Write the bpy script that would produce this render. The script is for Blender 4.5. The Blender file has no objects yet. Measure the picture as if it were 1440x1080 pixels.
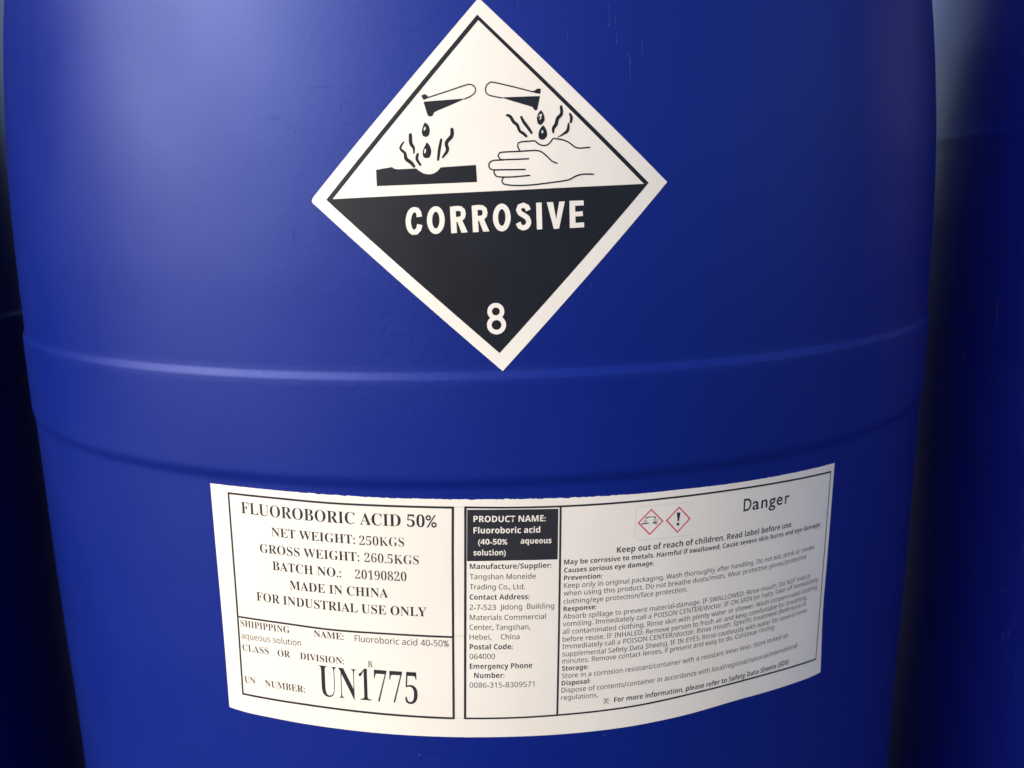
import bpy, bmesh, math, random
from mathutils import Vector, Matrix
from math import sin, cos, pi, radians

# ------------------------------------------------------------------ camera, sky, sun, exposure
S = bpy.context.scene
GZ = 0.62                                   # height of the upper body ridge above the ground
cd = bpy.data.cameras.new('camera'); cam = bpy.data.objects.new('camera', cd); S.collection.objects.link(cam)
cd.lens = 32.339; cd.sensor_width = 36.0; cd.clip_start = 0.01; cd.clip_end = 500
_r = Vector((0.99925, -0.034422, -0.017721)); _u = Vector((0.024146, 0.196296, 0.980247)); _f = Vector((0.030264, 0.97994, -0.19698))
cam.matrix_world = Matrix(((_r.x, _u.x, -_f.x, 0), (_r.y, _u.y, -_f.y, -0.65343), (_r.z, _u.z, -_f.z, GZ + 0.06937), (0, 0, 0, 1)))
cd.dof.use_dof = True; cd.dof.focus_distance = 0.385; cd.dof.aperture_fstop = 14
S.camera = cam

SUN_AZ, SUN_EL = radians(-120), radians(33)     # from +Y, negative towards the left
SUN_DIR = Vector((sin(SUN_AZ) * cos(SUN_EL), cos(SUN_AZ) * cos(SUN_EL), sin(SUN_EL)))      # towards the light: low, from the left
W = bpy.data.worlds.new('World'); S.world = W; W.use_nodes = True
wn = W.node_tree.nodes; wl = W.node_tree.links
sky = wn.new('ShaderNodeTexSky'); sky.sky_type = 'NISHITA'; sky.sun_disc = False
sky.sun_elevation = math.asin(SUN_DIR.z); sky.sun_rotation = math.atan2(SUN_DIR.x, SUN_DIR.y)
sky.altitude = 0; sky.air_density = 0.4; sky.dust_density = 2.8; sky.ozone_density = 0.0
wl.new(sky.outputs[0], wn['Background'].inputs[0]); wn['Background'].inputs[1].default_value = 0.15
sd = bpy.data.lights.new('sun', 'SUN'); sd.energy = 0.55; sd.angle = radians(60); sd.color = (1.0, 0.96, 0.90)
so = bpy.data.objects.new('sun', sd); S.collection.objects.link(so)
so.rotation_euler = SUN_DIR.to_track_quat('Z', 'Y').to_euler(); so.location = SUN_DIR * 5
S.view_settings.view_transform = 'Standard'; S.view_settings.look = 'None'; S.view_settings.gamma = 1.0
S.view_settings.exposure = 1.38

# ------------------------------------------------------------------ materials
def mat(name, col, rough=0.5, spec=0.5, coat=0.0):
    m = bpy.data.materials.new(name); m.use_nodes = True
    b = m.node_tree.nodes['Principled BSDF']
    b.inputs['Base Color'].default_value = (*col, 1); b.inputs['Roughness'].default_value = rough
    b.inputs['Specular IOR Level'].default_value = spec; b.inputs['Coat Weight'].default_value = coat
    return m, b, m.node_tree.nodes, m.node_tree.links
def noise(n, l, scale, detail=3, vec=None, rough=0.5):
    t = n.new('ShaderNodeTexNoise'); t.inputs['Scale'].default_value = scale; t.inputs['Detail'].default_value = detail
    t.inputs['Roughness'].default_value = rough
    l.new(vec if vec else coord(n, l), t.inputs['Vector']); return t.outputs['Fac']
def coord(n, l):
    c = n.get('TC') or n.new('ShaderNodeTexCoord'); c.name = 'TC'; return c.outputs['Object']
def stretch(n, l, s, rot=(0, 0, 0)):
    m = n.new('ShaderNodeMapping'); m.inputs['Scale'].default_value = s; m.inputs['Rotation'].default_value = rot
    l.new(coord(n, l), m.inputs['Vector']); return m.outputs[0]
def ramp(n, l, src, a, b, ca=(0, 0, 0, 1), cb=(1, 1, 1, 1)):
    r = n.new('ShaderNodeValToRGB'); r.color_ramp.elements[0].position = a; r.color_ramp.elements[1].position = b
    r.color_ramp.elements[0].color = ca; r.color_ramp.elements[1].color = cb; l.new(src, r.inputs[0]); return r.outputs[0]
def mrange(n, l, src, a, b, c, d):
    r = n.new('ShaderNodeMapRange')
    for i, v in enumerate((a, b, c, d)): r.inputs[i + 1].default_value = v
    l.new(src, r.inputs[0]); return r.outputs[0]
def bump(n, l, b, srcs):
    prev = None
    for src, dist, st in srcs:
        k = n.new('ShaderNodeBump'); k.inputs['Distance'].default_value = dist; k.inputs['Strength'].default_value = st
        l.new(src, k.inputs['Height'])
        if prev: l.new(prev, k.inputs['Normal'])
        prev = k.outputs[0]
    l.new(prev, b.inputs['Normal'])

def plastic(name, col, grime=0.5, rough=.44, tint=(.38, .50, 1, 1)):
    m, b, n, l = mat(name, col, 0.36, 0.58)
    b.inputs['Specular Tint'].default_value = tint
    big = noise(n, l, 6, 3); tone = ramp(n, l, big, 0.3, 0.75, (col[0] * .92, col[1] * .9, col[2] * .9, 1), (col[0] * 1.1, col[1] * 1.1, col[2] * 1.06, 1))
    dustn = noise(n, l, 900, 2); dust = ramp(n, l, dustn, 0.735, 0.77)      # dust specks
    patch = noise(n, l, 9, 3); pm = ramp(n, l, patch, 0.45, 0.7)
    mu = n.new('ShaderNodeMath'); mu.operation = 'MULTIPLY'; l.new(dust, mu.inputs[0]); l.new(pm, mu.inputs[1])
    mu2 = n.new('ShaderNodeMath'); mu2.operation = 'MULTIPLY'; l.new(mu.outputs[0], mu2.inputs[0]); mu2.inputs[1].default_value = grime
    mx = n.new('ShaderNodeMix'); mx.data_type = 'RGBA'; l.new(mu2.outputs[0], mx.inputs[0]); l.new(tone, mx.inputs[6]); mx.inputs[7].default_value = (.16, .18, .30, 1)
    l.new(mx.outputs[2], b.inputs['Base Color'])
    l.new(mrange(n, l, noise(n, l, 14, 4), .3, .75, rough - .03, rough + .06), b.inputs['Roughness'])
    # moulded orange peel, slight waviness of the blown wall, fine vertical handling marks
    # moulded orange peel of uneven strength, slight waviness of the blown wall, a few thin scratches
    def mult(x, y):
        k = n.new('ShaderNodeMath'); k.operation = 'MULTIPLY'; l.new(x, k.inputs[0])
        if isinstance(y, float): k.inputs[1].default_value = y
        else: l.new(y, k.inputs[1])
        return k.outputs[0]
    peel = mult(noise(n, l, 380, 3), ramp(n, l, noise(n, l, 7, 3), .35, .65, (.15, .15, .15, 1), (1, 1, 1, 1)))
    scr = mult(ramp(n, l, noise(n, l, 75, 2, stretch(n, l, (7, 7, .45), (0.35, 0.15, 0))), .715, .725), ramp(n, l, noise(n, l, 11, 2), .52, .60))
    scr2 = mult(ramp(n, l, noise(n, l, 60, 2, stretch(n, l, (.8, .8, 12), (0.12, -0.3, 0))), .73, .74), ramp(n, l, noise(n, l, 8, 2), .5, .62))
    bump(n, l, b, [(noise(n, l, 5, 2, stretch(n, l, (1, 1, .6))), .005, .30), (noise(n, l, 28, 2), .0012, .14), (peel, .00030, .34), (scr, -.00018, .7), (scr2, -.00018, .6)])
    return m
M_BLUE = plastic('blue_plastic', (0.0008, 0.0095, 0.152))
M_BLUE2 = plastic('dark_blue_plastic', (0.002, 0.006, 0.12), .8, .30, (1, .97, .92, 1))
m, b, n, l = mat('black_bung_plastic', (0.02, 0.02, 0.022), .45); M_BUNG = m

def paper(name, col, rough, bumps, spec=.4):
    m, b, n, l = mat(name, col, rough, spec)
    l.new(ramp(n, l, noise(n, l, 22, 4), .3, .75, (col[0] * .965, col[1] * .955, col[2] * .93, 1), (*[min(c * 1.01, .9) for c in col], 1)), b.inputs['Base Color'])
    bump(n, l, b, bumps(n, l)); return m
M_PAPER = paper('label_paper', (0.64, 0.622, 0.562), .55, lambda n, l: [(noise(n, l, 18, 2), .0012, .45), (noise(n, l, 70, 2, stretch(n, l, (1, 1, .35), (.4, .2, 0))), .0004, .35), (noise(n, l, 1500, 2), .00002, .5)])
M_VINYL = paper('hazard_label_vinyl', (0.685, 0.668, 0.608), .42, lambda n, l: [(noise(n, l, 22, 2), .0010, .45), (noise(n, l, 90, 2, stretch(n, l, (1, 1, .4), (.5, .2, 0))), .00035, .35), (noise(n, l, 300, 2), .00004, .5)])
def ink(name, col, rough, spec=.4):
    m, b, n, l = mat(name, col, rough, spec)
    l.new(ramp(n, l, noise(n, l, 45, 4), .3, .75, (*[c * .85 for c in col], 1), (*[c * 1.2 for c in col], 1)), b.inputs['Base Color'])
    bump(n, l, b, [(noise(n, l, 22, 2), .0010, .45), (noise(n, l, 90, 2, stretch(n, l, (1, 1, .4), (.5, .2, 0))), .00035, .35), (noise(n, l, 300, 2), .00004, .5)]); return m
M_VINK = ink('black_vinyl_ink', (0.007, 0.009, 0.013), .42, .22)
M_INK = ink('black_toner', (0.016, 0.017, 0.023), .5, .3)
M_INKL = ink('thin_toner', (0.028, 0.028, 0.030), .6, .3)
M_GREY = ink('faint_grey_line', (0.33, 0.33, 0.30), .6)
M_RED = ink('red_toner', (0.50, 0.055, 0.085), .55)
M_MINI = ink('soft_grey_toner', (0.10, 0.11, 0.11), .55)
M_WHITE = M_VINYL

m, b, n, l = mat('asphalt_ground', (.08, .078, .072), .85)
l.new(ramp(n, l, noise(n, l, 3, 6), .3, .7, (.018, .018, .018, 1), (.034, .033, .032, 1)), b.inputs['Base Color'])
bump(n, l, b, [(noise(n, l, 60, 5), .004, .5)]); M_GROUND = m

# ------------------------------------------------------------------ the drum wall profile
ZR = [-.62, -.25, -.15, -.0515, -.0475, -.0442, -.0425, -.004, -.0014, .0014, .004, .05, .10, .16, .205]
RR = [.2835, .28494, .2875, .2887, .28885, .28985, .29005, .2903, .2902, .2891, .2890, .28905, .28766, .28229, .2755]
def _lin(z):
    if z <= ZR[0]: return RR[0]
    for i in range(len(ZR) - 1):
        if z <= ZR[i + 1]: return RR[i] + (RR[i + 1] - RR[i]) * (z - ZR[i]) / (ZR[i + 1] - ZR[i])
    return RR[-1] + (z - ZR[-1]) * -.16
def _smooth(z):
    w = .0005 if -.010 < z < .009 else .0012 if -.056 < z < .009 else min(.022, .0005 + .5 * min(abs(z + .056), abs(z - .009)))
    return sum(_lin(z + w * k / 6) for k in range(-6, 7)) / 13
_TAB = [_smooth(-.30 + i * .0005) for i in range(1001)]
def RZ(z):
    t = (z + .30) / .0005
    if t < 0: return _lin(z)
    i = min(int(t), 999); return _TAB[i] + (_TAB[i + 1] - _TAB[i]) * (t - i)
def on_wall(u, v, off):
    """u: millimetres along the wall from its front line, v: millimetres above the upper ridge, off: millimetres off the wall"""
    z = v / 1000; th = u / 289.0; R = RZ(z); dr = (RZ(z + .002) - RZ(z - .002)) / .004
    k = 1 / math.sqrt(1 + dr * dr); o = off / 1000
    Rr = R + o * k
    return (Rr * sin(th), -Rr * cos(th), GZ + z - dr * o * k)

# ------------------------------------------------------------------ object helpers
def link(name, me, material, parent=None):
    if material: me.materials.append(material)
    o = bpy.data.objects.new(name, me); S.collection.objects.link(o)
    if parent: o.parent = parent
    return o
def from_bm(name, bm, material, parent=None, smooth=True):
    me = bpy.data.meshes.new(name); bm.to_mesh(me); bm.free()
    for p in me.polygons: p.use_smooth = smooth
    return link(name, me, material, parent)
def on_label(bm, off, step_u=2.5, step_v=12.0):
    """cut a flat print (x, y in mm) into narrow strips and lay it on the drum wall"""
    if bm.verts:
        for ax, st in ((0, step_u), (1, step_v)):
            lo = min(v.co[ax] for v in bm.verts); hi = max(v.co[ax] for v in bm.verts)
            k = math.floor(lo / st) + 1
            while k * st < hi:
                co = [0, 0, 0]; co[ax] = k * st; no = [0, 0, 0]; no[ax] = 1
                bmesh.ops.bisect_plane(bm, geom=bm.verts[:] + bm.edges[:] + bm.faces[:], plane_co=co, plane_no=no, dist=1e-5); k += 1
    for v in bm.verts: v.co = on_wall(v.co.x, v.co.y, off + v.co.z)
def poly(bm, pts, z=0.0):
    f = bm.faces.new([bm.verts.new((p[0], p[1], z)) for p in pts])
    f.normal_update()
    if f.normal.z < 0: f.normal_flip()
    if len(pts) > 4: bmesh.ops.triangulate(bm, faces=[f])
def ellipse(bm, cx, cy, rx, ry, z=0.0, n=20): poly(bm, [(cx + rx * cos(a * 2 * pi / n), cy + ry * sin(a * 2 * pi / n)) for a in range(n)], z)
def curve(pts, step=.8):
    """Catmull-Rom through the points (any number of components)"""
    if len(pts) < 3: out = pts
    P = [pts[0]] + list(pts) + [pts[-1]]; out = []
    for i in range(1, len(P) - 2):
        p0, p1, p2, p3 = P[i - 1:i + 3]
        n = max(1, int(math.dist(p1[:2], p2[:2]) / step))
        for j in range(n):
            t = j / n
            out.append(tuple(.5 * ((2 * b) + (c - a) * t + (2 * a - 5 * b + 4 * c - d) * t * t + (3 * b - a - 3 * c + d) * t ** 3) for a, b, c, d in zip(p0, p1, p2, p3)))
    out.append(tuple(pts[-1])); return out
def stroke(bm, pts, width=None, z=0.0, caps=True, smooth=True, step=.8):
    P = curve(pts, step) if smooth and len(pts) > 2 else list(pts)
    L = []; Rr = []
    for i, p in enumerate(P):
        a = P[max(i - 1, 0)]; c = P[min(i + 1, len(P) - 1)]
        dx, dy = c[0] - a[0], c[1] - a[1]; d = math.hypot(dx, dy) or 1; w = (width if width else p[2]) / 2
        nx, ny = -dy / d * w, dx / d * w
        L.append(bm.verts.new((p[0] + nx, p[1] + ny, z))); Rr.append(bm.verts.new((p[0] - nx, p[1] - ny, z)))
    for i in range(len(P) - 1): bm.faces.new((Rr[i], Rr[i + 1], L[i + 1], L[i]))
    if caps:
        for e, q, s in ((0, 1, 1), (len(P) - 1, len(P) - 2, -1)):
            cx, cy = P[e][0], P[e][1]; a0 = math.atan2(L[e].co.y - cy, L[e].co.x - cx); w = (width if width else P[e][2]) / 2
            arc = [L[e]] + [bm.verts.new((cx + w * cos(a0 + s * pi * k / 6), cy + w * sin(a0 + s * pi * k / 6), z)) for k in range(1, 6)] + [Rr[e]]
            bm.faces.new(arc if s > 0 else arc[::-1])
def up(bm):
    for f in bm.faces:
        f.normal_update()
        if f.normal.z < 0: f.normal_flip()

# ------------------------------------------------------------------ lettering
def _alpha(s, U, Lo, Dg):
    o = ''
    for ch in s:
        if 'A' <= ch <= 'Z': o += chr(U + ord(ch) - 65)
        elif 'a' <= ch <= 'z': o += chr(Lo + ord(ch) - 97)
        elif '0' <= ch <= '9': o += chr(Dg + ord(ch) - 48)
        else: o += ch
    return o
SERIF = (0x1D400, 0x1D41A, 0x1D7CE); SANSB = (0x1D5D4, 0x1D5EE, 0x1D7EC); SANS = (0x1D5A0, 0x1D5BA, 0x1D7E2)
#         alphabet, stroke offset of letters, of digits, of punctuation
STYLE = {'sb': (SERIF, -.003, -.003, .008), 'sr': (SERIF, -.0085, -.010, .002), 'su': (SERIF, -.0075, -.012, 0),
         'b': (SANSB, -.002, -.002, .012), 'bw': (SANSB, .002, .002, .014), 'r': (SANS, .002, .002, .010), 'd': (None, .011, .011, .01), 'h': (SANSB, .010, .010, .01)}
_cache = {}
def glyph(ch, off):
    """outline of one character as triangles, with its advance width"""
    if (ch, off) in _cache: return _cache[(ch, off)]
    if ch == '/':
        w = .075 + 2 * off; return [(.0, -.10), (w, -.10), (.27 + w, .76), (.27, .76)], [(0, 1, 2, 3)], .30 + w
    c = bpy.data.curves.new('t', 'FONT'); c.size = 1; c.resolution_u = 4; c.fill_mode = 'FRONT' if hasattr(c, 'fill_mode') else c.fill_mode
    o = bpy.data.objects.new('t', c); S.collection.objects.link(o)
    def get(body, of):
        c.body = body; c.offset = of
        dg = bpy.context.evaluated_depsgraph_get(); dg.update(); ev = o.evaluated_get(dg); me = ev.to_mesh()
        V = [(v.co.x, v.co.y) for v in me.vertices]; F = [tuple(p.vertices) for p in me.polygons]
        ev.to_mesh_clear(); return V, F
    bar = _cache.get('bar')
    if bar is None: V, _ = get('||', 0); bar = _cache['bar'] = max(v[0] for v in V)
    V2, _ = get('|' + ch + '|', 0); adv = max(v[0] for v in V2) - bar
    if ch == ' ': V, F = [], []
    else: V, F = get(ch, off)
    bpy.data.objects.remove(o); bpy.data.curves.remove(c)
    _cache[(ch, off)] = (V, F, adv); return _cache[(ch, off)]
def layout(style, text, space=1.0):
    alpha, ol, od, op = STYLE[style]; x = 0; V = []; F = []
    for ch in text:
        k = ol if ch.isalpha() else od if ch.isdigit() else op
        if ch == '\u203b': k = 0
        g = _alpha(ch, *alpha) if alpha else ch
        gv, gf, adv = glyph(g, k); b = len(V)
        V += [(p[0] + x, p[1]) for p in gv]; F += [tuple(i + b for i in f) for f in gf]
        x += adv * (space if ch != ' ' else 1.0)
    return V, F
_cap = {}
def cap_height(style):
    if style not in _cap: _cap[style] = max(p[1] for p in layout(style, 'H')[0])
    return _cap[style]
def write(bm, style, text, u0, v0, u1, v1, cap, z=0.0, space=1.0):
    V, F = layout(style, text, space)
    x0 = min(p[0] for p in V); x1 = max(p[0] for p in V); w = math.hypot(u1 - u0, v1 - v0)
    cx, cy = (u1 - u0) / w, (v1 - v0) / w; sx = w / (x1 - x0); sy = cap / cap_height(style)
    vs = [bm.verts.new((u0 + (p[0] - x0) * sx * cx - p[1] * sy * cy, v0 + (p[0] - x0) * sx * cy + p[1] * sy * cx, z)) for p in V]
    for f in F:
        try: bm.faces.new([vs[i] for i in f])
        except ValueError: pass
    up(bm)

def thing(name, label, cat, loc, group=None):
    o = bpy.data.objects.new(name, None); S.collection.objects.link(o); o.location = loc; o.empty_display_size = .1
    o['label'] = label; o['category'] = cat
    if group: o['group'] = group
    return o
# measured print layout, millimetres on the drum wall: (arc from the front line, height above the upper ridge)
TEXT = [
 ('sb', 'FLUOROBORIC ACID 50%', -109.58, -62.41, -21.23, -64.38, 5.23),
 ('sb', 'NET WEIGHT:', -95.23, -71.59, -56.62, -72.46, 4.03),
 ('sr', '250KGS', -54.75, -72.77, -35.36, -72.99, 3.97),
 ('sb', 'GROSS WEIGHT:', -101.67, -79.68, -55.16, -80.25, 4.07),
 ('sr', '260.5KGS', -52.97, -80.38, -29.45, -80.97, 4.0),
 ('sb', 'BATCH NO.:', -96.07, -87.27, -63.74, -87.99, 4.11),
 ('sr', '20190820', -57.5, -88.19, -35.05, -88.6, 4.04),
 ('sb', 'MADE IN CHINA', -88.32, -95.48, -43.35, -96.34, 4.11),
 ('sb', 'FOR INDUSTRIAL USE ONLY', -105.53, -102.79, -27.08, -104.56, 4.14),
 ('sb', 'SHIPIPPING', -115.32, -116.58, -90.03, -116.5, 3.22),
 ('sb', 'NAME:', -78.32, -116.9, -64.4, -117.17, 3.14),
 ('r', 'Fluoroboric acid 40-50%', -59.37, -117.41, -17.94, -118.54, 2.93),
 ('r', 'aqueous solution', -115.42, -122.49, -84.75, -122.0, 2.98),
 ('sb', 'CLASS', -115.43, -128.59, -101.49, -128.3, 3.28),
 ('sb', 'OR', -96.94, -128.51, -90.66, -128.36, 3.23),
 ('sb', 'DIVISION:', -85.85, -128.38, -64.93, -128.79, 3.19),
 ('sr', '8', -53.96, -129.33, -52.1, -129.34, 2.88),
 ('sb', 'UN', -115.8, -144.69, -109.94, -144.28, 3.35),
 ('sb', 'NUMBER:', -104.93, -144.56, -84.65, -144.64, 3.29),
 ('su', 'UN1775', -77.5, -145.04, -32.58, -146.24, 14.72),
 ('bw', 'PRODUCT NAME:', -5.83, -62.17, 24.44, -63.05, 2.72),
 ('bw', 'Fluoroboric acid', -5.96, -67.15, 22.03, -67.95, 2.67),
 ('bw', '(40-50%', -4.17, -72.14, 8.1, -72.56, 2.46),
 ('bw', 'aqueous', 13.7, -72.43, 26.78, -72.97, 2.47),
 ('bw', 'solution)', -6.22, -76.98, 7.35, -77.32, 2.47),
 ('b', 'Manufacture/Supplier:', -7.94, -82.99, 26.69, -83.99, 2.33),
 ('r', 'Tangshan Moneide', -8.07, -87.64, 19.88, -88.5, 2.34),
 ('r', 'Trading Co., Ltd.', -8.28, -92.24, 15.24, -93.01, 2.35),
 ('b', 'Contact Address:', -8.44, -96.9, 17.04, -97.69, 2.37),
 ('r', '2-7-523', -8.57, -101.61, 2.68, -101.91, 2.38),
 ('r', 'Jidong', 4.42, -101.91, 13.88, -102.14, 2.38),
 ('r', 'Building', 15.93, -102.13, 27.74, -102.68, 2.39),
 ('r', 'Materials Commercial', -8.63, -106.25, 24.04, -107.29, 2.39),
 ('r', 'Center, Tangshan,', -8.82, -110.78, 17.28, -111.64, 2.4),
 ('r', 'Hebei,', -8.94, -115.33, 0.4, -115.59, 2.41),
 ('r', 'China', 4.51, -115.72, 12.53, -115.98, 2.41),
 ('b', 'Postal Code:', -9.0, -119.93, 9.53, -120.44, 2.42),
 ('r', '064000', -9.19, -124.43, 1.86, -124.68, 2.43),
 ('b', 'Emergency Phone', -9.25, -129.04, 17.91, -129.81, 2.44),
 ('b', 'Number:', -7.45, -133.45, 5.7, -133.84, 2.46),
 ('r', '0086-315-8309571', -9.56, -138.03, 18.74, -138.76, 2.47),
 ('b', 'Keep out of reach of children. Read label before use.', 55.45, -79.87, 148.42, -82.39, 2.67),
 ('b', 'May be corrosive to metals. Harmful if swallowed. Cause severe skin burns and eye damage.', 32.15, -83.01, 168.99, -86.6, 2.19),
 ('b', 'Causes serious eye damage.', 32.13, -86.69, 72.73, -87.63, 2.15),
 ('b', 'Prevention:', 32.11, -90.18, 48.84, -90.68, 2.14),
 ('r', 'Keep only in original packaging. Wash thoroughly after handling. Do not eat, drink or smoke', 32.0, -93.74, 165.18, -97.24, 2.25),
 ('r', 'when using this product. Do not breathe dusts/mists. Wear protective gloves/protective', 31.88, -97.25, 159.64, -100.79, 2.25),
 ('r', 'clothing/eye protection/face protection.', 31.8, -100.98, 89.27, -102.38, 2.22),
 ('b', 'Response:', 31.78, -104.45, 46.42, -104.71, 2.17),
 ('r', 'Absorb spillage to prevent material-damage. IF SWALLOWED: Rinse mouth. Do NOT induce', 31.57, -107.96, 163.46, -111.45, 2.28),
 ('r', 'vomiting. Immediately call a POISON CENTER/doctor. IF ON SKIN (or hair): Take off immediately', 31.46, -111.42, 169.67, -114.94, 2.29),
 ('r', 'all contaminated clothing. Rinse skin with plenty water or shower. Wash contaminated clothing', 31.35, -115.03, 169.22, -118.82, 2.3),
 ('r', 'before reuse. IF INHALED: Remove person to fresh air and keep comfortable for breathing.', 31.32, -118.56, 161.87, -122.22, 2.3),
 ('r', 'Immediately call a POISON CENTER/doctor. Rinse mouth. Specific treatment (Reference to', 31.24, -121.96, 161.38, -125.36, 2.31),
 ('r', 'supplemental Safety Data Sheets). IF IN EYES: Rinse cautiously with water for several times', 31.16, -125.54, 162.41, -129.13, 2.32),
 ('r', 'minutes. Remove contact lenses, if present and easy to do. Continue rinsing', 31.11, -128.91, 139.65, -131.68, 2.31),
 ('b', 'Storage:', 30.99, -132.41, 42.88, -132.61, 2.23),
 ('r', 'Store in a corrosion resistant/container with a resistant inner liner. Store locked up.', 30.88, -135.92, 150.17, -138.43, 2.33),
 ('b', 'Disposal:', 30.85, -139.39, 43.79, -139.61, 2.25),
 ('r', 'Dispose of contents/container in accordance with local/regional/national/international', 30.74, -142.83, 156.42, -145.87, 2.35),
 ('r', 'regulations.', 30.65, -146.35, 47.3, -146.86, 2.3),
 ('b', 'For more information, please refer to Safety Data Sheets (SDS)', 54.79, -150.44, 151.21, -152.95, 2.44),
 ('d', 'Danger', 117.83, -69.37, 145.35, -70.16, 5.8)]
PAPER = [(-124.94, -50.36), (-100.07, -50.44), (-77.37, -50.76), (-56.99, -51.22), (-37.1, -51.67), (-22.13, -51.9), (-7.61, -52.39), (5.71, -52.61), (25.41, -53.22), (43.72, -53.7), (64.32, -54.28), (86.14, -54.63), (112.5, -55.4), (143.05, -56.05), (177.15, -56.82), (176.61, -81.33), (175.97, -108.56), (175.26, -132.63), (176.93, -165.87), (167.96, -165.73), (143.09, -164.07), (117.22, -162.82), (89.02, -163.42), (63.03, -163.68), (43.88, -163.4), (24.44, -162.95), (5.41, -162.44), (-10.63, -162.07), (-29.26, -161.62), (-49.81, -161.19), (-68.36, -160.72), (-85.28, -160.35), (-102.91, -159.94), (-117.38, -159.79), (-126.23, -159.09), (-125.58, -130.57), (-125.29, -100.93), (-125.19, -73.84)]
SF = [(0.95, [(-115.57, -53.87), (-91.03, -54.07), (-66.66, -54.68), (-40.28, -55.08), (-14.23, -55.69)]), (1.02, [(-117.63, -150.57), (-99.22, -150.51), (-79.61, -150.63), (-47.99, -151.58), (-16.94, -152.75)]), (0.95, [(-115.53, -53.54), (-115.99, -81.01), (-116.53, -111.87), (-117.61, -151.11)]), (1.02, [(-14.22, -55.29), (-15.14, -83.11), (-16.95, -153.1)]), (0.9, [(-116.54, -112.05), (-92.51, -112.04), (-70.33, -112.73), (-42.97, -113.09), (-16.2, -114.08)]), (0.85, [(-9.33, -55.64), (10.39, -56.36), (30.83, -56.93), (59.51, -57.45), (91.14, -57.88), (124.41, -58.64), (174.65, -60.51)]), (0.85, [(-12.25, -152.79), (8.71, -153.28), (28.64, -153.52), (62.71, -153.84), (99.44, -153.21), (133.07, -154.0), (172.11, -157.02)]), (1.02, [(-9.0, -55.31), (-10.42, -102.56), (-11.94, -153.14)]), (0.85, [(30.83, -56.84), (30.02, -101.29), (28.8, -153.71)]), (0.55, [(174.4, -60.18), (173.08, -109.65), (171.97, -157.37)])]
SG = [(0.16, [(-13.93, -55.48), (-9.18, -55.55)]), (0.16, [(-15.72, -113.55), (-11.13, -113.64)]), (0.16, [(-16.62, -152.58), (-12.24, -152.61)]), (0.14, [(63.94, -60.03), (63.53, -74.45)]), (0.1, [(64.17, -75.02), (77.47, -75.78), (90.81, -75.98)]), (0.08, [(65.23, -59.92), (73.57, -60.23), (81.34, -60.53), (91.22, -61.17)])]
BOX = [(-8.27, -56.72), (10.38, -57.17), (29.82, -57.9), (29.39, -80.46), (9.99, -79.76), (-9.02, -79.49)]
RED = [[(70.99, -61.53), (76.87, -67.83), (70.42, -73.52), (64.67, -67.32)], [(84.27, -62.13), (90.06, -68.41), (83.68, -74.23), (77.94, -67.81)]]
EXC = [[(83.14, -64.75), (85.0, -64.99), (84.3, -68.95), (83.71, -68.87)], [(84.6, -70.31), (84.55, -70.56), (84.4, -70.76), (84.17, -70.87), (83.89, -70.89), (83.62, -70.8), (83.38, -70.62), (83.22, -70.38), (83.16, -70.12), (83.21, -69.87), (83.36, -69.67), (83.59, -69.55), (83.86, -69.54), (84.14, -69.63), (84.38, -69.8), (84.54, -70.04)]]
MINI = [[(66.38, -67.58), (69.92, -67.69), (70.03, -68.29), (66.44, -68.2)], [(68.31, -65.19), (70.33, -64.93), (70.47, -65.39), (68.95, -65.76), (68.37, -65.89)], [(70.59, -64.99), (73.14, -65.33), (73.37, -66.34), (72.85, -66.21), (72.13, -65.63), (70.6, -65.4)], [(68.12, -65.98), (68.38, -66.01), (68.4, -67.36), (68.14, -67.34)], [(67.52, -66.41), (67.73, -66.38), (68.14, -67.46), (67.94, -67.46)], [(68.89, -66.44), (69.09, -66.56), (68.65, -67.52), (68.45, -67.47)], [(72.6, -66.38), (72.91, -66.36), (72.98, -67.53), (72.72, -67.5)], [(73.98, -66.34), (74.24, -66.47), (73.49, -67.59), (73.28, -67.49)], [(72.09, -66.44), (72.29, -66.39), (72.72, -67.5), (72.52, -67.5)], [(71.4, -67.91), (72.29, -67.57), (73.7, -67.79), (74.21, -67.68), (74.27, -68.05), (73.32, -68.19), (73.97, -68.76), (73.72, -68.88), (72.43, -68.57)]]
DIA = [(1.45, 144.16), (76.25, 74.99), (7.61, 1.49), (-64.8, 67.73), (-66.52, 69.13), (-66.91, 70.24), (-66.09, 71.6)]
BLK = [[(-60.81, 70.41), (0.75, 138.1), (68.17, 74.81), (66.03, 74.43), (1.1, 136.03), (-58.15, 70.64)], [(-60.81, 70.41), (-58.15, 70.64), (66.34, 74.42), (68.17, 74.81), (6.49, 8.88)]]
COR = [-29.55, 56.64, 41.17, 57.78, 10.23]
LETTER_FILL = [[(-11.66, 66.94), (-9.52, 67.01), (-9.17, 56.83), (-11.43, 56.69)], [(-9.09, 61.61), (-7.12, 61.92), (-4.99, 56.98), (-7.43, 56.85)], [(-3.19, 67.18), (-1.06, 67.26), (-0.67, 57.07), (-2.94, 56.94)], [(-0.61, 61.86), (1.36, 62.16), (3.5, 57.22), (1.07, 57.09)], [(22.01, 67.8), (24.18, 67.88), (24.31, 57.6), (22.19, 57.53)], [(26.23, 67.9), (28.7, 67.97), (29.91, 61.32), (31.19, 68.09), (33.44, 68.17), (30.99, 57.68), (28.91, 57.61)], [(35.28, 68.31), (37.49, 68.32), (37.67, 57.88), (35.34, 57.82)], [(37.49, 68.32), (40.96, 68.38), (41.01, 66.49), (37.53, 66.38)], [(37.56, 64.09), (40.62, 64.2), (40.66, 62.36), (37.6, 62.25)], [(37.63, 59.78), (41.12, 59.88), (41.16, 57.98), (37.67, 57.88)]]
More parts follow.
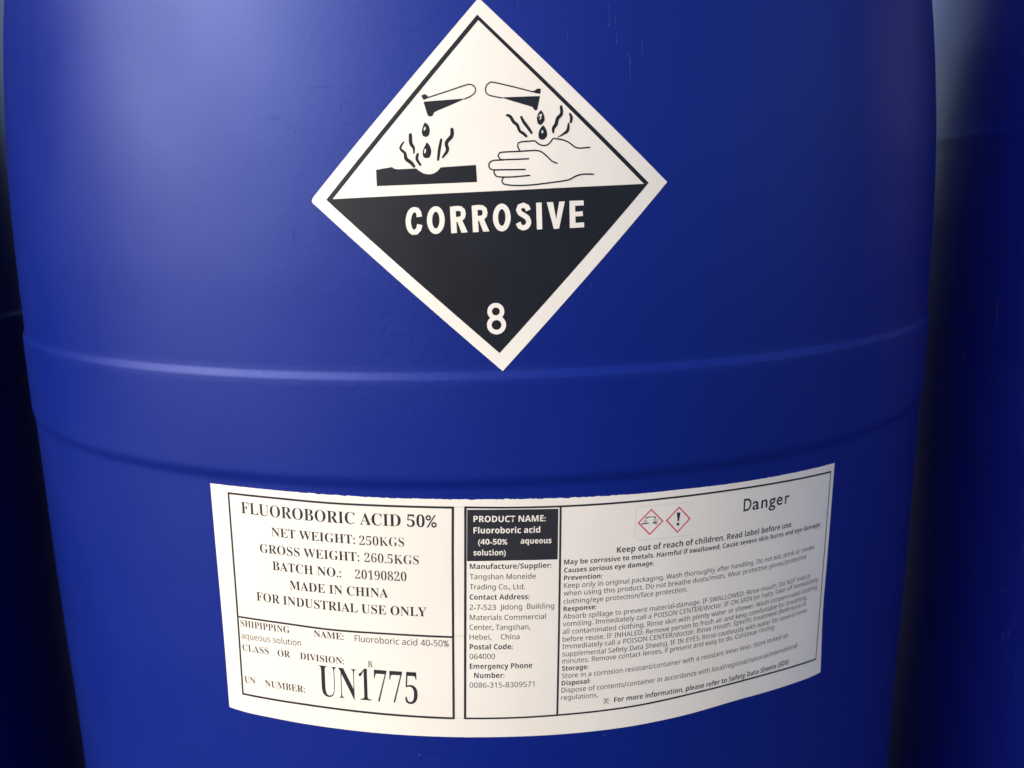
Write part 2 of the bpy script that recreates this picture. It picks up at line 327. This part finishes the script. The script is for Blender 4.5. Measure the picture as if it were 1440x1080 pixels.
LETTER_RING = [([(-13.83, 61.81), (-13.95, 60.62), (-14.25, 59.5), (-14.69, 58.49), (-15.27, 57.65), (-15.95, 57.02), (-16.69, 56.63), (-17.47, 56.51), (-18.25, 56.66), (-18.97, 57.07), (-19.61, 57.72), (-20.14, 58.58), (-20.52, 59.6), (-20.74, 60.74), (-20.79, 61.93), (-20.66, 63.12), (-20.37, 64.24), (-19.92, 65.24), (-19.34, 66.08), (-18.67, 66.7), (-17.92, 67.08), (-17.14, 67.2), (-16.37, 67.05), (-15.65, 66.65), (-15.01, 66.0), (-14.49, 65.15), (-14.11, 64.13), (-13.88, 63.0), (-13.83, 61.81)], [(-15.86, 61.85), (-15.92, 61.12), (-16.05, 60.44), (-16.24, 59.83), (-16.48, 59.32), (-16.77, 58.94), (-17.08, 58.7), (-17.41, 58.62), (-17.73, 58.71), (-18.03, 58.96), (-18.29, 59.35), (-18.51, 59.87), (-18.66, 60.49), (-18.74, 61.17), (-18.76, 61.9), (-18.7, 62.62), (-18.57, 63.3), (-18.38, 63.91), (-18.13, 64.42), (-17.85, 64.8), (-17.53, 65.03), (-17.21, 65.11), (-16.89, 65.02), (-16.59, 64.78), (-16.33, 64.39), (-16.11, 63.87), (-15.96, 63.25), (-15.87, 62.57), (-15.86, 61.85)]), ([(11.94, 62.36), (11.83, 61.17), (11.55, 60.05), (11.11, 59.04), (10.54, 58.2), (9.87, 57.57), (9.12, 57.19), (8.35, 57.07), (7.57, 57.22), (6.85, 57.63), (6.2, 58.28), (5.67, 59.14), (5.28, 60.17), (5.05, 61.3), (4.99, 62.49), (5.1, 63.68), (5.38, 64.8), (5.82, 65.81), (6.39, 66.64), (7.06, 67.26), (7.8, 67.64), (8.58, 67.76), (9.34, 67.62), (10.07, 67.21), (10.72, 66.56), (11.25, 65.71), (11.64, 64.69), (11.88, 63.55), (11.94, 62.36)], [(9.91, 62.4), (9.86, 61.68), (9.74, 61.0), (9.55, 60.38), (9.31, 59.87), (9.03, 59.49), (8.72, 59.26), (8.39, 59.18), (8.07, 59.27), (7.77, 59.52), (7.5, 59.91), (7.28, 60.43), (7.12, 61.05), (7.03, 61.73), (7.01, 62.46), (7.06, 63.18), (7.19, 63.86), (7.37, 64.47), (7.61, 64.98), (7.9, 65.36), (8.21, 65.59), (8.53, 65.67), (8.85, 65.58), (9.15, 65.33), (9.42, 64.94), (9.64, 64.43), (9.8, 63.81), (9.89, 63.12), (9.91, 62.4)])]
LETTER_STROKE = [(1.899, [(-10.35, 66.12), (-8.9, 66.21), (-7.58, 66.13), (-6.73, 65.43), (-6.48, 64.24), (-6.74, 62.99), (-7.57, 62.21), (-8.85, 62.01), (-10.18, 61.92)]), (1.899, [(-1.89, 66.37), (-0.44, 66.45), (0.88, 66.37), (1.73, 65.68), (1.99, 64.48), (1.73, 63.24), (0.91, 62.46), (-0.37, 62.25), (-1.7, 62.16)]), (2.072, [(-23.71, 63.23), (-23.95, 64.94), (-24.61, 65.86), (-25.72, 66.05), (-27.15, 65.05), (-28.14, 61.77), (-27.67, 58.68), (-26.43, 57.34), (-25.14, 57.44), (-24.17, 58.45), (-23.64, 60.27)]), (2.014, [(18.92, 64.96), (18.42, 66.28), (17.03, 66.99), (15.51, 66.5), (15.02, 65.15), (15.64, 64.0), (17.14, 63.06), (18.57, 61.89), (18.95, 60.17), (18.17, 58.76), (16.64, 58.27), (15.43, 58.87), (14.81, 60.25)])]
NOTE = [[(49.95, -147.56), (52.27, -150.78)], [(52.25, -147.88), (49.96, -150.55)]]
NOTE_DOT = [(51.1, -148.11), (51.11, -150.23), (49.86, -148.99), (52.35, -149.24)]
EIGHT = [(5.34, 25.73), (5.5, 20.32), 2.346]
TUBE = [{'fill': [[(-21.59, 108.76), (-20.23, 109.36), (-19.54, 109.03), (-18.83, 108.31), (-18.84, 107.77), (-20.69, 107.1)], [(-20.79, 106.52), (-4.64, 107.39), (-6.28, 106.63), (-11.2, 104.65), (-16.12, 102.78), (-16.87, 102.25), (-17.17, 101.36), (-18.0, 100.9), (-19.01, 101.12), (-19.4, 101.79)]], 'line': [(0.42, [(-19.04, 107.97), (-11.88, 110.05), (-4.93, 112.15), (-3.5, 112.55), (-2.08, 112.53), (-1.08, 111.89), (-0.5, 110.83), (-0.82, 109.55), (-2.19, 108.33), (-4.85, 107.2)])]}, {'fill': [[(21.06, 109.88), (22.22, 110.05), (23.16, 110.66), (24.0, 110.79), (24.69, 110.74), (24.5, 108.8), (22.65, 109.03)], [(9.06, 107.61), (24.34, 108.01), (23.19, 102.94), (22.49, 102.59), (21.81, 102.95), (21.37, 103.84), (19.77, 104.42), (14.29, 105.97)]], 'line': [(0.42, [(21.74, 109.52), (14.42, 111.38), (6.69, 113.16), (5.09, 113.22), (3.83, 112.36), (3.24, 110.62), (3.66, 109.07), (4.74, 108.4), (9.51, 107.38)])]}]
BAR = [(-40.14, 81.45), (-33.84, 82.4), (-33.03, 81.79), (-31.59, 81.48), (-24.36, 81.69), (-23.16, 80.72), (-21.34, 79.65), (-19.3, 79.33), (-17.44, 79.7), (-15.98, 80.58), (-14.79, 81.91), (-1.09, 82.59), (-0.85, 76.09), (-40.06, 75.25)]
FUME = [[(-28.99, 91.6, 0.659), (-30.27, 89.34, 0.906), (-28.56, 87.45, 1.153), (-28.14, 85.38, 1.4), (-26.26, 83.84, 1.4), (-25.12, 82.42, 1.07)], [(-26.18, 94.3, 1.317), (-26.09, 91.15, 1.4), (-25.04, 89.35, 1.07), (-25.07, 87.38, 0.576)], [(-23.56, 86.99, 0.988), (-23.95, 85.18, 1.153), (-22.67, 82.97, 0.906)], [(-14.31, 92.33, 0.906), (-15.12, 88.57, 1.153), (-15.73, 84.78, 0.906)], [(-10.01, 96.02, 1.317), (-10.2, 93.59, 1.482), (-12.31, 91.08, 1.4), (-11.99, 88.31, 1.317), (-13.86, 85.7, 0.823)], [(11.32, 100.97, 0.926), (12.54, 100.52, 1.204), (13.88, 98.39, 1.296), (15.23, 97.27, 1.204), (16.11, 95.06, 1.111), (17.48, 94.16, 1.204), (18.61, 93.04, 1.019)], [(16.81, 100.25, 0.926), (17.78, 98.35, 1.204), (19.13, 96.57, 1.204), (20.71, 94.34, 1.019)], [(32.53, 104.0, 1.111), (32.6, 101.33, 1.296), (31.02, 99.57, 1.389), (30.38, 97.36, 1.389), (29.33, 96.04, 1.296), (29.22, 94.44, 0.833)], [(35.98, 101.32, 0.833), (36.51, 99.98, 1.204), (36.26, 98.3, 1.019)], [(35.36, 97.68, 0.741), (34.95, 95.11, 1.204), (33.29, 93.79, 0.833), (31.02, 92.56, 0.278)]]
DROP = [([(-20.5, 98.88), (-19.3, 98.07), (-18.62, 96.49), (-18.67, 94.93), (-19.24, 93.76), (-20.28, 93.31), (-21.28, 93.8), (-21.73, 94.99), (-21.52, 96.55), (-20.94, 97.91)], [(-20.27, 97.15), (-20.13, 96.6), (-20.6, 95.83), (-20.89, 95.76), (-20.91, 96.46), (-20.6, 97.08)]), ([(-19.93, 91.42), (-18.94, 90.41), (-18.3, 88.63), (-18.35, 87.05), (-19.09, 85.68), (-20.13, 85.38), (-21.22, 85.72), (-21.63, 86.91), (-21.37, 88.69), (-20.58, 90.25)], [(-20.46, 89.06), (-20.28, 88.27), (-20.6, 87.29), (-20.97, 87.3), (-21.02, 88.21), (-20.71, 88.99)]), ([(24.49, 102.8), (25.26, 102.04), (25.91, 100.26), (25.98, 99.16), (25.41, 98.06), (24.23, 97.1), (23.31, 97.63), (22.88, 99.62), (23.39, 101.39)], [(23.12, 100.15), (24.31, 101.29), (25.05, 101.29), (24.76, 100.85), (24.55, 99.61), (23.89, 98.95), (24.18, 99.97), (24.3, 100.76)]), ([(25.3, 97.18), (26.08, 96.28), (26.84, 94.28), (26.48, 92.51), (25.07, 91.64), (23.69, 92.09), (23.39, 93.87), (23.98, 95.64)], [(25.04, 95.32), (25.31, 94.65), (25.11, 94.12), (24.69, 94.13), (24.61, 94.66), (24.8, 95.23)])]
HAND = [[(15.97, 87.74), (15.17, 89.31), (15.42, 90.55), (16.72, 90.97), (19.5, 91.16), (22.05, 91.22), (23.19, 90.23), (25.04, 89.5), (26.91, 89.75), (28.23, 90.94), (29.04, 92.04), (32.55, 91.65), (35.37, 90.56), (37.24, 89.16), (39.13, 88.38), (43.67, 88.66)], [(19.38, 84.57), (9.68, 84.35), (8.3, 84.51), (7.5, 85.85), (8.13, 86.96), (10.2, 87.24), (16.66, 87.46), (22.22, 87.66), (24.31, 87.19), (26.38, 85.6), (28.69, 83.47), (30.56, 82.77)], [(9.45, 84.27), (5.54, 84.1), (4.14, 83.23), (3.79, 82.12), (4.31, 81.0), (5.46, 80.62), (11.91, 80.56), (17.92, 80.56)], [(5.91, 80.52), (5.8, 79.41), (6.55, 78.27), (8.16, 77.89), (12.77, 77.82), (19.64, 78.29)], [(9.54, 77.78), (8.73, 76.44), (9.26, 75.31), (11.79, 74.73), (15.49, 74.53), (22.01, 74.79), (33.3, 76.06), (35.68, 76.62), (38.07, 77.81), (40.94, 78.45), (45.03, 78.39)]]
for _t in TEXT: layout(_t[0], _t[1])          # read the letter shapes once, while the scene is still small

# ------------------------------------------------------------------ the setting
bm = bmesh.new()
N = 48; c0 = bm.verts.new((0, 0, 0)); prev = None; rings = []
for R_ in (1.5, 6, 25, 110, 400): rings.append([bm.verts.new((R_ * cos(a * 2 * pi / N), R_ * sin(a * 2 * pi / N), 0)) for a in range(N)])
for a in range(N):
    bm.faces.new((c0, rings[0][a], rings[0][(a + 1) % N]))
    for i in range(len(rings) - 1): bm.faces.new((rings[i][a], rings[i + 1][a], rings[i + 1][(a + 1) % N], rings[i][(a + 1) % N]))
g = from_bm('ground', bm, M_GROUND); g['kind'] = 'structure'

# ------------------------------------------------------------------ drums
def revolve(profile, seg=256, closed=False):
    bm = bmesh.new(); rows = []
    for r, z in profile:
        rows.append([bm.verts.new((r * sin(a * 2 * pi / seg), -r * cos(a * 2 * pi / seg), z)) for a in range(seg)] if r > 1e-6 else [bm.verts.new((0, 0, z))])
    for i in range(len(rows) - 1):
        A, B = rows[i], rows[i + 1]
        for a in range(seg):
            b_ = (a + 1) % seg
            q = [A[a % len(A)], A[b_ % len(A)], B[b_ % len(B)], B[a % len(B)]]; u_ = []
            for v in q:
                if v not in u_: u_.append(v)
            if len(u_) > 2: bm.faces.new(u_)
    bmesh.ops.recalc_face_normals(bm, faces=bm.faces[:]); return bm
def wall_other(z):
    K = [(-.62, .2835), (-.25, .2850), (-.10, .2885), (.05, .2890), (.10, .2877), (.16, .2823), (.205, .2755)]
    for (a, ra), (b_, rb) in zip(K, K[1:]):
        if z <= b_: break
    return ra + (rb - ra) * (z - a) / (b_ - a) + .0005 * math.exp(-((z - .105) / .0035) ** 2)
def body_profile(RZ=RZ):
    P = [(0, .012), (.24, .012), (.262, .010), (.268, .002), (.276, 0), (.282, .006), (.2835, .016)]
    z = -.595
    while z < .2051:
        P.append((RZ(z), GZ + z))
        z += .0005 if -.060 < z < .012 else .001 if .09 < z < .12 else .005
    P += [(.2725, GZ + .218), (.268, GZ + .232), (.261, GZ + .246), (.252, GZ + .257), (.243, GZ + .264), (.238, GZ + .267), (.236, GZ + .262), (.232, GZ + .255), (.10, GZ + .250), (0, GZ + .250)]
    return P
PROFILE = body_profile(); PROFILE_OTHER = body_profile(wall_other)
def make_drum(name, label, loc, material, group='blue drums standing in a row', profile=PROFILE):
    t = thing(name, label, 'drum', loc, group)
    from_bm('body', revolve(profile), material, t)
    ring = [(.262, GZ + .243), (.270, GZ + .250), (.2715, GZ + .262), (.272, GZ + .300), (.2705, GZ + .305), (.264, GZ + .306), (.2625, GZ + .300), (.262, GZ + .262), (.254, GZ + .254), (.262, GZ + .243)]
    from_bm('handling_ring', revolve(ring, 128), material, t)
    for sx in (-1, 1):
        bg = bmesh.new(); bm2 = revolve([(0, .020), (.026, .020), (.029, .018), (.030, .001), (.033, .000), (.033, -.004), (0, -.004)], 32)
        o = from_bm('bung', bm2, M_BUNG, t); o.location = (sx * .165, .02, GZ + .2535); bg.free()
    return t
drum = make_drum('plastic_drum', 'blue plastic drum in front with a corrosive diamond label and a white shipping label', (0, 0, 0), M_BLUE)
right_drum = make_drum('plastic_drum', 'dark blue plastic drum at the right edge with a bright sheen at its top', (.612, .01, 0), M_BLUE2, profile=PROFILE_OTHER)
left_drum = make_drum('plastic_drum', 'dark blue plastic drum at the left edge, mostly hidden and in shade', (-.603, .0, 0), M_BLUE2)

def print_part(name, bm, off, material, parent, step_u=2.5, step_v=12.0, label=None):
    on_label(bm, off, step_u, step_v); o = from_bm(name, bm, material, parent, True)
    if label: o['label'] = label
    return o
def sheet(name, outline, top, material, parent, label):
    bm = bmesh.new(); poly(bm, outline); 
    on = [v for v in bm.verts]; on_label(bm, top, 2.0, 4.0)
    edges = [e for e in bm.edges if len(e.link_faces) == 1]
    r = bmesh.ops.extrude_edge_only(bm, edges=edges); side = [f for f in r['geom'] if isinstance(f, bmesh.types.BMFace)]
    bmesh.ops.split_edges(bm, edges=[e for e in edges if e.is_valid])
    for v in {v for f in side for v in f.verts if all(g_ in side for g_ in v.link_faces) and v in set(x for x in r['geom'] if isinstance(x, bmesh.types.BMVert))}:
        q = Vector((v.co.x, v.co.y, 0)); q.normalize(); v.co -= q * ((top + .12) / 1000)
    fi = [f.index for f in side] if not bm.faces.index_update() else 0
    o = from_bm(name, bm, material, parent, True); o['label'] = label
    for i in fi: o.data.polygons[i].use_smooth = False
    return o

# --- hazard diamond
PT = .14                                    # label thickness, mm
def densify(pts, st, ragged=None, rnd=None):
    out = []
    for i, p in enumerate(pts):
        q = pts[(i + 1) % len(pts)]; n_ = max(1, int(math.dist(p, q) / st))
        for j in range(n_):
            t = j / n_; out.append((p[0] + (q[0] - p[0]) * t, p[1] + (q[1] - p[1]) * t))
    return out
hl = sheet('hazard_label', DIA, PT, M_VINYL, drum, 'white diamond sticker with black lower half reading CORROSIVE')
bm = bmesh.new(); [poly(bm, p) for p in BLK[:1]]; print_part('border_line', bm, PT + .03, M_VINK, hl)
bm = bmesh.new(); poly(bm, BLK[1]); print_part('black_panel', bm, PT + .035, M_VINK, hl)
bm = bmesh.new()
for i, p in enumerate(LETTER_FILL): poly(bm, p, .002 * i)
for A_, B_ in LETTER_RING:
    va = [bm.verts.new((*p, 0)) for p in A_[:-1]]; vb = [bm.verts.new((*p, 0)) for p in B_[:-1]]
    for i in range(len(va)): bm.faces.new((va[i], va[(i + 1) % len(va)], vb[(i + 1) % len(va)], vb[i]))
for i, (w_, p) in enumerate(LETTER_STROKE): stroke(bm, p, w_, .03 + .002 * i, False)
up(bm)
print_part('lettering', bm, PT + .07, M_WHITE, hl, label='white capitals CORROSIVE on the black half')
bm = bmesh.new()
for (cx, cy), r_, w_ in ((EIGHT[0], 2.48, 1.80), (EIGHT[1], 2.88, 1.84)):
    n_ = 40; A = [bm.verts.new((cx + (r_ - w_ / 2) * cos(a * 2 * pi / n_), cy + (r_ - w_ / 2) * sin(a * 2 * pi / n_), .006 * (r_ > 2.6))) for a in range(n_)]
    B = [bm.verts.new((cx + (r_ + w_ / 2) * cos(a * 2 * pi / n_), cy + (r_ + w_ / 2) * sin(a * 2 * pi / n_), .006 * (r_ > 2.6))) for a in range(n_)]
    for a in range(n_): bm.faces.new((A[a], B[a], B[(a + 1) % n_], A[(a + 1) % n_]))
print_part('class_number', bm, PT + .07, M_WHITE, hl, label='white class number 8 in the bottom corner')
for T_ in TUBE:
    bm = bmesh.new()
    for p in T_['fill']: poly(bm, p)
    for w_, p in T_['line']: stroke(bm, p, .50, .006, True)
    print_part('test_tube', bm, PT + .03, M_VINK, hl)
bm = bmesh.new(); poly(bm, BAR); print_part('metal_bar', bm, PT + .03, M_VINK, hl)
for p in FUME:
    bm = bmesh.new(); stroke(bm, p, None, 0, True, True, .5); up(bm); print_part('fume_mark', bm, PT + .036, M_VINK, hl)
for p, h_ in DROP:
    bm = bmesh.new(); poly(bm, curve(p + [p[0]], .6)[:-1]); d_ = print_part('droplet', bm, PT + .03, M_VINK, hl)
    bm = bmesh.new(); poly(bm, h_, .03)
    on_label(bm, PT + .03); me = bpy.data.meshes.new('hl'); bm.to_mesh(me); bm.free()
    # the white glint printed in the drop: second material on the same part
    d_.data.materials.append(M_WHITE); b2 = bmesh.new(); b2.from_mesh(d_.data); nf = len(b2.faces); b2.from_mesh(me); b2.faces.ensure_lookup_table()
    for f in b2.faces[nf:]: f.material_index = 1
    b2.to_mesh(d_.data); b2.free(); bpy.data.meshes.remove(me)
bm = bmesh.new()
for i, p in enumerate(HAND): stroke(bm, p, .58, .004 * i)
up(bm); print_part('hand', bm, PT + .03, M_VINK, hl, label='outlined hand under dripping acid')

# --- shipping label: torn along the top, cut elsewhere
rnd = random.Random(4)
top_n = 15
edge = []
tp = PAPER[:top_n]
for i in range(top_n - 1):
    p, q = tp[i], tp[i + 1]; n_ = int(math.dist(p, q) / .8)
    for j in range(n_):
        t = j / n_; x = p[0] + (q[0] - p[0]) * t
        a = .15 if -85 < x < 60 else .06
        y = p[1] + (q[1] - p[1]) * t + (rnd.uniform(-a, a) + .12 * sin(x * .9) * sin(x * .23) * (a > .1)) * (i + j > 0)
        edge.append((x, y))
outline = edge + curve(PAPER[top_n - 1:19], 3)[:-1] + curve(PAPER[18:35], 3)[:-1] + curve(PAPER[34:] + [PAPER[0]], 3)[:-1]
sl = sheet('shipping_label', outline, PT, M_PAPER, drum, 'white paper label printed with the acid name, weights and UN1775')
for i, (w_, p) in enumerate(SF):
    bm = bmesh.new(); stroke(bm, p, w_, 0, False); up(bm); print_part('frame_line', bm, PT + .03 + .004 * i, M_INK, sl)
for w_, p in SG:
    bm = bmesh.new(); stroke(bm, p, w_, 0, False); up(bm); print_part('thin_line', bm, PT + .025, M_GREY, sl)
bm = bmesh.new(); poly(bm, BOX); print_part('black_panel', bm, PT + .03, M_INK, sl)
for p in RED:
    bm = bmesh.new(); c_ = (sum(q[0] for q in p) / 4, sum(q[1] for q in p) / 4); k_ = .86
    for i in range(4):
        a, b_ = p[i], p[(i + 1) % 4]; s_ = lambda q: (c_[0] + (q[0] - c_[0]) * k_, c_[1] + (q[1] - c_[1]) * k_)
        poly(bm, [a, b_, s_(b_), s_(a)])
    print_part('red_diamond', bm, PT + .03, M_RED, sl)
bm = bmesh.new(); [poly(bm, p) for p in EXC]; print_part('exclamation_mark', bm, PT + .03, M_INK, sl)
bm = bmesh.new()
for i, p in enumerate(MINI): poly(bm, p, .003 * i)
up(bm); print_part('corrosion_pictogram', bm, PT + .03, M_MINI, sl)
bm = bmesh.new()
for i, p in enumerate(NOTE): stroke(bm, p, .28, .003 * i, False)
for p in NOTE_DOT: ellipse(bm, *p, .26, .26, .008, 8)
up(bm); print_part('reference_mark', bm, PT + .03, M_INKL, sl)
for st, tx, u0, v0, u1, v1, cap in TEXT:
    bm = bmesh.new()
    if st == 'd':                            # the heading is set in a narrow face on a fixed pitch
        for ch, a, b_ in (('D', 225, 390), ('a', 415, 562), ('n', 605, 742), ('g', 775, 930), ('e', 953, 1090), ('r', 1148, 1250)):
            L2 = lambda x: (u0 + (u1 - u0) * (x - 225) / 1025, v0 + (v1 - v0) * (x - 225) / 1025)
            write(bm, st, ch, *L2(a), *L2(b_), cap)
    else: write(bm, st, tx, u0, v0, u1, v1, cap)
    thin = st in ('r', 'sr')
    print_part('lettering', bm, PT + (.07 if st == 'bw' else .03), M_PAPER if st == 'bw' else M_INKL if thin else M_INK, sl, 1e3, 1e3 if st != 'su' else 1e3)
